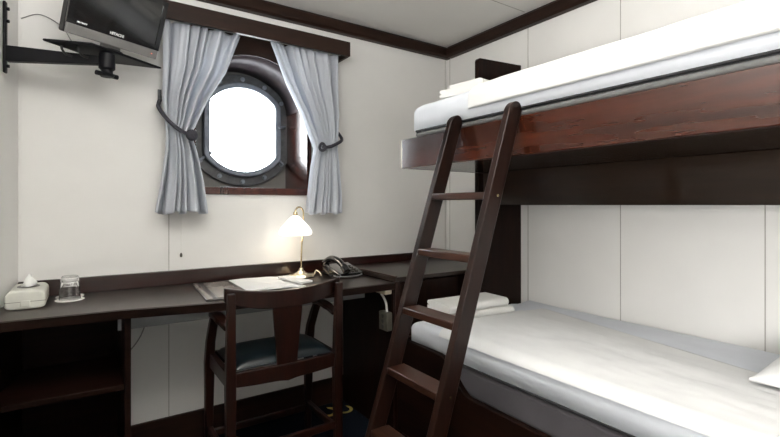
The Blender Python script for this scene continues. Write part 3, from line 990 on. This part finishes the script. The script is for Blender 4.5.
# tall end panel with rounded corner
r = 0.02
pp = [(1.690, 0), (XR - 0.003, 0), (XR - 0.003, 1.905), (1.690 + r, 1.888)] + [(1.690 + r - r * sin(a), 1.888 - r + r * cos(a)) for a in [radians(d) for d in (15, 30, 45, 60, 75, 90)]]
bm = prism(bmesh.new(), pp, 'y', 1.671, 1.697)
obj('end_panel', rel(bm, B0), M['wood_z'], bb, bevel=0.003)
obj('wall_rail', rel(box(XR - 0.024, XR - 0.003, Y0, 1.670, 1.62, 1.867), B0), M['wood_y'], bb, bevel=0.002)
# lower side board, top edge sweeping up at the foot
pts = [(Y0, 0.10), (1.67, 0.10), (1.67, 0.520), (1.385, 0.520)]
for k in range(1, 12):
    tt = k / 12
    s = tt * tt * (3 - 2 * tt)
    pts.append((1.375 - 0.165 * tt, 0.518 - 0.116 * s))
pts += [(1.20, 0.402), (Y0, 0.402)]
bm = prism(bmesh.new(), pts, 'x', BX - 0.025, BX)
obj('lower_side_board', rel(bm, B0), M['wood_y'], bb, bevel=0.003)
obj('plinth', rel(box(BX + 0.05, BX + 0.07, Y0, 1.64, 0.0, 0.0995), B0), M['trim'], bb)
obj('lower_base', rel(box(BX + 0.0005, XR - 0.003, Y0, 1.645, 0.10, 0.388), B0), M['trim'], bb)
obj('lower_end_board', rel(box(BX + 0.0005, 1.6895, 1.648, 1.67, 0.0, 0.515), B0), M['trim'], bb)

# mattresses
def bed_layers(z_base0, z_split, z_top, mlabel, mm, round_r, yb):
    mt = thing('mattress', mlabel, 'mattress', (1.62, 0.6, z_base0))
    m0 = (1.62, 0.6, z_base0)
    xa, xb, ya = BX + 0.004, XR - 0.030, Y0 + 0.02
    obj('base_cover', rel(box(xa, xb, ya, yb, z_base0, z_split - 0.004), m0), mm, mt, bevel=0.02, seg=4)
    bm = bmesh.new()
    tube(bm, [(xa - 0.002, ya, z_split), (xa - 0.002, yb - 0.01, z_split), (xa + 0.01, yb, z_split), (xb, yb, z_split)], 0.0042, 10)
    obj('piping', rel(bm, m0), M['piping'], mt, smooth=60)
    R = round_r
    def prof(d):
        d = max(0.0, min(d, R))
        return R * (1 - sqrt(max(0, 1 - (1 - d / R) ** 2)))
    xs0, xs1, ys0, ys1 = xa - 0.002, xb + 0.004, ya, yb + 0.004
    def ease(t):    # pack grid lines near both edges
        return 0.5 - 0.5 * cos(pi * t)
    def top(a, b):
        x = xs0 + (xs1 - xs0) * ease(a); y = ys0 + (ys1 - ys0) * ease(b)
        drop = max(prof(x - xs0), prof(xs1 - x), prof(ys1 - y))
        z = z_top - drop + 0.004 * fbm(x * 5, y * 3, z_top) * (1 if drop < R * 0.4 else 0.4)
        if ys1 - y < 0.22: z += 0.004 * sin(x * 38 + 9 * y) * (1 - (ys1 - y) / 0.22)
        return Vector((x, y, z))
    def bot(a, b):
        x = xs0 + (xs1 - xs0) * ease(a); y = ys0 + (ys1 - ys0) * ease(b)
        return Vector((x, y, z_split + 0.003 + 0.002 * sin(y * 9)))
    bm = slab(60, 120, None, None, top, bot)
    obj('fitted_sheet', rel(bm, m0), M['sheet'], mt, smooth=180)
    return xs0, xs1, ys0, ys1, prof

lo = bed_layers(0.3885, 0.505, 0.605, 'grey-sided, shade-darkened mattress with a white sheet on the lower bunk', M['mattress_shaded'], 0.030, 1.595)
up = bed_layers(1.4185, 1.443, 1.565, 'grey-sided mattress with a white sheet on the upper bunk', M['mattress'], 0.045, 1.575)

def duvet(name, label, L, z_sheet, Rs, z_hem, x1f, yend, hfun, seed):
    """soft cover: its section runs up the side from z_hem, over the rounded sheet edge and across to x1f(y)"""
    xs0, xs1, ys0, ys1, prof = L
    y0 = ys0
    def ease(t): return 0.5 - 0.5 * cos(pi * t)
    def section(a, y):
        """point and outward normal on the sheet at parameter a"""
        x1 = x1f(y)
        v = max(0.0, z_sheet - Rs - z_hem); arc = Rs * pi / 2
        if a < 0.12 and v > 0:
            return Vector((xs0, y, z_hem + v * a / 0.12)), Vector((-1, 0, 0)), x1
        a0 = 0.12 if v > 0 else 0.0
        if a < 0.32:
            th = pi / 2 * (a - a0) / (0.32 - a0)
            if v == 0: th = max(th, math.asin(min(1, max(0, (z_hem - (z_sheet - Rs)) / Rs))))
            n = Vector((-cos(th), 0, sin(th)))
            return Vector((xs0 + Rs, y, z_sheet - Rs)) + n * Rs, n, x1
        t = (a - 0.32) / 0.68
        return Vector((xs0 + Rs + (x1 - xs0 - Rs) * t, y, z_sheet)), Vector((0, 0, 1)), x1
    def yy(b): return y0 + (yend - y0) * ease(b)
    def bot(a, b):
        y = yy(b)
        p, n, x1 = section(a, y)
        return p + n * 0.0065
    def top(a, b):
        y = yy(b)
        p, n, x1 = section(a, y)
        ey = min((yend - y) / 0.05, 1.0)
        k = sqrt(max(0, 1 - (1 - max(0, ey)) ** 2))
        ea = min(1.0, a / 0.03)
        k *= sqrt(max(0, 1 - (1 - ea) ** 2))
        h = hfun(max(0, p.x - xs0), x1 - p.x, y)
        wv = 0.006 * fbm(p.x * 4 + seed, y * 2.5, seed) + 0.003 * fbm(p.x * 13, y * 6 + seed, seed + 3)
        wv *= min(1, h / 0.02)
        return p + n * (0.0075 + max(0.0, h + wv) * k)
    bm = slab(100, 130, None, None, top, bot)
    return tag(obj(name, bm, M['duvet'], smooth=180), label, 'duvet')
def sstep(t):
    t = max(0.0, min(1.0, t)); return t * t * (3 - 2 * t)
duvet('duvet', 'white duvet covering the lower bunk', lo, 0.605, 0.030, 0.583, lambda y: min(1.85, 1.86 - (1.42 - y) * 0.20), 1.405,
      lambda d, e, y: (0.007 + 0.016 * sstep(d / 0.15)) * (0.1 + 0.9 * sstep(e / 0.25)), 1.0)
duvet('duvet', 'puffy white duvet covering the upper bunk', up, 1.565, 0.045, 1.482, lambda y: 1.96, 1.235,
      lambda d, e, y: (0.008 + 0.027 * sstep(d / 0.42)) * (0.1 + 0.9 * sstep(e / 0.25)), 7.0)

# folded towels
def towel(name, label, x, y, z, sx, sy, h, rz, group):
    bm = bmesh.new()
    n = 12
    prof = []
    # two folded layers joined by a rounded fold on the -y side; groove on the +y side
    hh = h / 2
    for k in range(n + 1):
        a = radians(90 + 180 * k / n)
        prof.append((-sy/2 + hh + hh * cos(a), hh + hh * sin(a)))
    prof += [(sy/2 - 0.006, 0.0), (sy/2, 0.006), (sy/2, hh - 0.004), (sy/2 - 0.012, hh), (sy/2, hh + 0.004), (sy/2, h - 0.006), (sy/2 - 0.006, h)]
    prism(bm, prof, 'x', -sx/2, sx/2)
    bmesh.ops.triangulate(bm, faces=[f_ for f_ in bm.faces if len(f_.verts) > 4])
    o = obj(name, bm, M['towel'], smooth=50, bevel=0.010, seg=4)
    o.location = (x, y, z); o.rotation_euler = (0, 0, rz)
    return tag(o, label, 'towel', group)
towel('folded_towel', 'folded white towel at the bottom of the stack on the lower bunk', 1.475, 1.512, 0.612, 0.38, 0.18, 0.036, radians(-7), 'folded towels on the bunks')
towel('folded_towel', 'folded white towel on top of the stack on the lower bunk', 1.468, 1.514, 0.6485, 0.35, 0.165, 0.038, radians(-3), 'folded towels on the bunks')
towel('folded_towel', 'folded white towel at the bottom of the stack on the upper bunk', 1.42, 1.40, 1.575, 0.30, 0.20, 0.032, radians(12), 'folded towels on the bunks')
towel('folded_towel', 'folded white towel on top of the stack on the upper bunk', 1.45, 1.40, 1.6075, 0.26, 0.18, 0.032, radians(8), 'folded towels on the bunks')

# pillow near the head of the lower bunk
def pillow(name, label, cx, cy, z, sx, sy, h, rz):
    def shape(a, b, s):
        p, q = 2 * a - 1, 2 * b - 1
        t = max(0, (1 - abs(p) ** 2.6)) ** 0.55 * max(0, (1 - abs(q) ** 2.6)) ** 0.55
        pin = 1 - 0.06 * (1 - abs(p) ** 2) * abs(q) ** 6
        x = p * sx / 2 * (1 - 0.05 * (1 - q * q) * abs(p) ** 8)
        y = q * sy / 2 * pin
        zz = (h * 0.80 * t if s > 0 else -h * 0.20 * t) + 0.004 * s
        zz += 0.004 * fbm(p * 2 + 3, q * 2, 1.0) * t
        return Vector((x, y, zz + h * 0.20 + 0.004))
    bm = slab(40, 40, None, None, lambda a, b: shape(a, b, 1), lambda a, b: shape(a, b, -1))
    o = obj(name, bm, M['duvet'], smooth=180)
    o.location = (cx, cy, z); o.rotation_euler = (0, 0, rz)
    return tag(o, label, 'pillow')
pillow('pillow', 'plump white pillow at the head of the lower bunk', 1.735, 0.185, 0.620, 0.44, 0.58, 0.10, radians(3))

# ------------------------------------------------------------------ ladder
ld = thing('bunk_ladder', 'dark wooden ladder with flat treads leaning on the upper bunk', 'ladder', (0.75, 1.14, 0))
L0 = (0.75, 1.14, 0)
slope = 0.333
def lx(z): return 0.664 + slope * z
DEP = 0.060
for yc in (1.283, 1.000):
    pts = [(lx(0), 0.0)]
    zt = 1.425
    pts.append((lx(zt), zt))
    # rounded top
    c = Vector((lx(zt) + DEP / 2, zt + 0.002))
    for k in range(1, 12):
        a = pi - pi * k / 12
        q = Vector((cos(a) * DEP / 2, sin(a) * 0.036))
        pts.append((c.x + q.x + 0.010 * sin(a), c.y + q.y))
    pts.append((lx(zt) + DEP, zt))
    pts.append((lx(0) + DEP, 0.0))
    bm = prism(bmesh.new(), pts, 'y', yc - 0.013, yc + 0.013)
    obj('rail', rel(bm, L0), M['ladder'], ld, bevel=0.003)
for z in (1.150, 0.952, 0.752, 0.556, 0.360, 0.164):
    bm = box(lx(z) + 0.001, lx(z) + DEP + 0.012, 1.0135, 1.2695, z - 0.012, z + 0.012)
    obj('tread', rel(bm, L0), M['tread'], ld, bevel=0.003)
for yc in (1.283, 1.000):
    for z in (1.150, 0.556):
        s = 1 if yc < 1.1 else 1
        c = Vector((lx(z) + DEP * 0.6, yc - 0.0128, z))
        bm = tube(bmesh.new(), [c, c + Vector((0, -0.002, 0))], 0.005, 12)
        obj('screw', rel(bm, L0), M['brass'], ld, smooth=40)

# ------------------------------------------------------------------ armchair
ch = thing('armchair', 'dark mahogany desk armchair with blue-green leather seat, backing the camera', 'chair', (0.648, 1.80, 0))
H0 = (0.648, 1.80, 0)
cxm = 0.648
def sweep_rect(bm, pts, wx, wy):
    """square-section bar through points (x,y,z) with half sizes wx,wy per point"""
    rings = []
    for (x, y, z), a, b in zip(pts, wx, wy):
        rings.append([bm.verts.new((x + i * a, y + j * b, z)) for i, j in ((-1, -1), (1, -1), (1, 1), (-1, 1))])
    for p, q in zip(rings, rings[1:]):
        for k in range(4):
            bm.faces.new((p[k], p[(k+1) % 4], q[(k+1) % 4], q[k]))
    bm.faces.new(rings[0][::-1]); bm.faces.new(rings[-1])
    return bm
for s in (-1, 1):
    xb = cxm + s * 0.216
    # back post: straight below, slight rake above
    pts = [(xb, 1.648, 0.0), (xb, 1.655, 0.25), (xb, 1.66, 0.46), (xb, 1.655, 0.62), (xb, 1.645, 0.802)]
    obj('leg', rel(sweep_rect(bmesh.new(), pts, [0.015, 0.016, 0.018, 0.016, 0.014], [0.015, 0.017, 0.018, 0.016, 0.012]), H0), M['chair'], ch, bevel=0.004)
    xf = cxm + s * 0.222
    pts = [(xf, 1.972, 0.0), (xf, 1.968, 0.25), (xf, 1.962, 0.47), (xf, 1.940, 0.56), (xf, 1.900, 0.63), (xf, 1.872, 0.672)]
    obj('leg', rel(sweep_rect(bmesh.new(), pts, [0.013, 0.016, 0.019, 0.017, 0.016, 0.016], [0.013, 0.016, 0.019, 0.018, 0.018, 0.016]), H0), M['chair'], ch, bevel=0.005)
    # arm
    pts = [Vector((xf, 1.885, 0.682)), Vector((xf, 1.82, 0.688)), Vector((xf - s * 0.001, 1.74, 0.680)), Vector((xb, 1.675, 0.672))]
    bm = bmesh.new()
    rings = []
    for p, a, b in zip(spline(pts, 5), [0.020] * 5 + [0.021] * 5 + [0.017] * 6, [0.010] * 16):
        rings.append([bm.verts.new((p.x + i * a, p.y, p.z + j * b)) for i, j in ((-1, -1), (1, -1), (1, 1), (-1, 1))])
    for p, q in zip(rings, rings[1:]):
        for k in range(4): bm.faces.new((p[k], p[(k+1) % 4], q[(k+1) % 4], q[k]))
    bm.faces.new(rings[0][::-1]); bm.faces.new(rings[-1])
    obj('armrest', rel(bm, H0), M['chair'], ch, bevel=0.005)
# crest rail, dipped and bowed
bm = bmesh.new()
rings = []
NC = 28
for i in range(NC + 1):
    p = 2 * i / NC - 1
    x = cxm + p * 0.232
    dip = 0.026 * (1 - abs(p) ** 2.2)
    yb = 1.678 - 0.022 * (1 - p * p)
    zt, zb = 0.820 - dip, 0.756 - dip * 1.15 + 0.012 * abs(p) ** 3
    rings.append([bm.verts.new((x, yb + dy, z)) for dy, z in ((-0.010, zb), (0.010, zb), (0.011, zt), (-0.011, zt))])
for p, q in zip(rings, rings[1:]):
    for k in range(4): bm.faces.new((p[k], p[(k+1) % 4], q[(k+1) % 4], q[k]))
bm.faces.new(rings[0][::-1]); bm.faces.new(rings[-1])
obj('crest_rail', rel(bm, H0), M['chair'], ch, bevel=0.004, smooth=50)
# vase splat
bm = bmesh.new()
rings = []
for z, hw, y in ((0.505, 0.042, 1.664), (0.54, 0.043, 1.663), (0.60, 0.048, 1.662), (0.66, 0.054, 1.660), (0.705, 0.058, 1.658), (0.745, 0.060, 1.657)):
    rings.append([bm.verts.new((cxm + i * hw, y + j * 0.006, z)) for i, j in ((-1, -1), (1, -1), (1, 1), (-1, 1))])
for p, q in zip(rings, rings[1:]):
    for k in range(4): bm.faces.new((p[k], p[(k+1) % 4], q[(k+1) % 4], q[k]))
bm.faces.new(rings[0][::-1]); bm.faces.new(rings[-1])
obj('splat', rel(bm, H0), M['chair'], ch, bevel=0.002)
# seat frame: four aprons
def apron(x0, x1, y0, y1, wave):
    bm = bmesh.new()
    n = 24
    lo_, hi_ = [], []
    for i in range(n + 1):
        t = i / n
        zb = 0.450 + wave * (0.010 * abs(2*t - 1) ** 2) - wave * 0.006 * max(0, 1 - abs(2*t - 1) * 5)
        zt = 0.512 - wave * 0.004 * (1 - abs(2*t-1))
        lo_.append((x0 + (x1 - x0) * t, zb)); hi_.append((x0 + (x1 - x0) * t, zt))
    prism(bm, lo_ + hi_[::-1], 'y', y0, y1)
    return bm
obj('rear_apron', rel(apron(cxm - 0.198, cxm + 0.198, 1.648, 1.672, 1), H0), M['chair'], ch, bevel=0.003)
obj('front_apron', rel(apron(cxm - 0.202, cxm + 0.202, 1.948, 1.970, 1), H0), M['chair'], ch, bevel=0.003)
for s in (-1, 1):
    x = cxm + s * 0.214
    obj('side_apron', rel(box(x - 0.011, x + 0.011, 1.679, 1.944, 0.452, 0.510), H0), M['chair'], ch, bevel=0.003)
# padded seat
def seat(a, b, s):
    p, q = 2 * a - 1, 2 * b - 1
    t = (max(0, 1 - abs(p) ** 4) * max(0, 1 - abs(q) ** 4)) ** 0.5
    x = cxm + p * 0.196
    y = 1.810 + q * 0.1365
    return Vector((x, y, 0.512 + (0.004 + 0.034 * t if s > 0 else 0.0)))
bm = slab(28, 28, None, None, lambda a, b: seat(a, b, 1), lambda a, b: seat(a, b, -1))
obj('seat', rel(bm, H0), M['leather'], ch, smooth=60)
# stretchers
for s in (-1, 1):
    x = cxm + s * 0.218
    obj('side_stretcher', rel(box(x - 0.009, x + 0.009, 1.668, 1.955, 0.178, 0.204), H0), M['chair'], ch, bevel=0.003)
obj('rear_stretcher', rel(box(cxm - 0.200, cxm + 0.200, 1.644, 1.662, 0.205, 0.232), H0), M['chair'], ch, bevel=0.003)
obj('front_stretcher', rel(box(cxm - 0.203, cxm + 0.203, 1.960, 1.978, 0.155, 0.182), H0), M['chair'], ch, bevel=0.003)

# ------------------------------------------------------------------ finer pieces become sub-parts of the part they sit on
def nest(root, kids, part):
    host = [c for c in root.children if c.name.split('.')[0] == part][0]
    for c in list(root.children):
        if c.name.split('.')[0] in kids: c.parent = host
nest(win, ('bolt',), 'flange')
nest(win, ('glass_pane', 'locking_dog'), 'glass_rim')
nest(tv_b, ('bolt',), 'wall_plate')
nest(tv_b, ('lock_screw',), 'pivot')
nest(tv, ('maker_lettering', 'small_lettering'), 'bezel')
nest(tv, ('standby_light',), 'speaker_bar')
nest(sk, ('outlet',), 'socket_body')
nest(lp, ('bulb',), 'lamp_shade')
nest(tb, ('tissue',), 'slot')
for r_ in [o for o in COL.objects if o.parent is ld and o.name.split('.')[0] == 'screw']:
    y_ = r_.data.vertices[0].co.y
    r_.parent = min((c for c in ld.children if c.name.split('.')[0] == 'rail'), key=lambda c: abs(sum(v.co.y for v in c.data.vertices) / len(c.data.vertices) - y_))
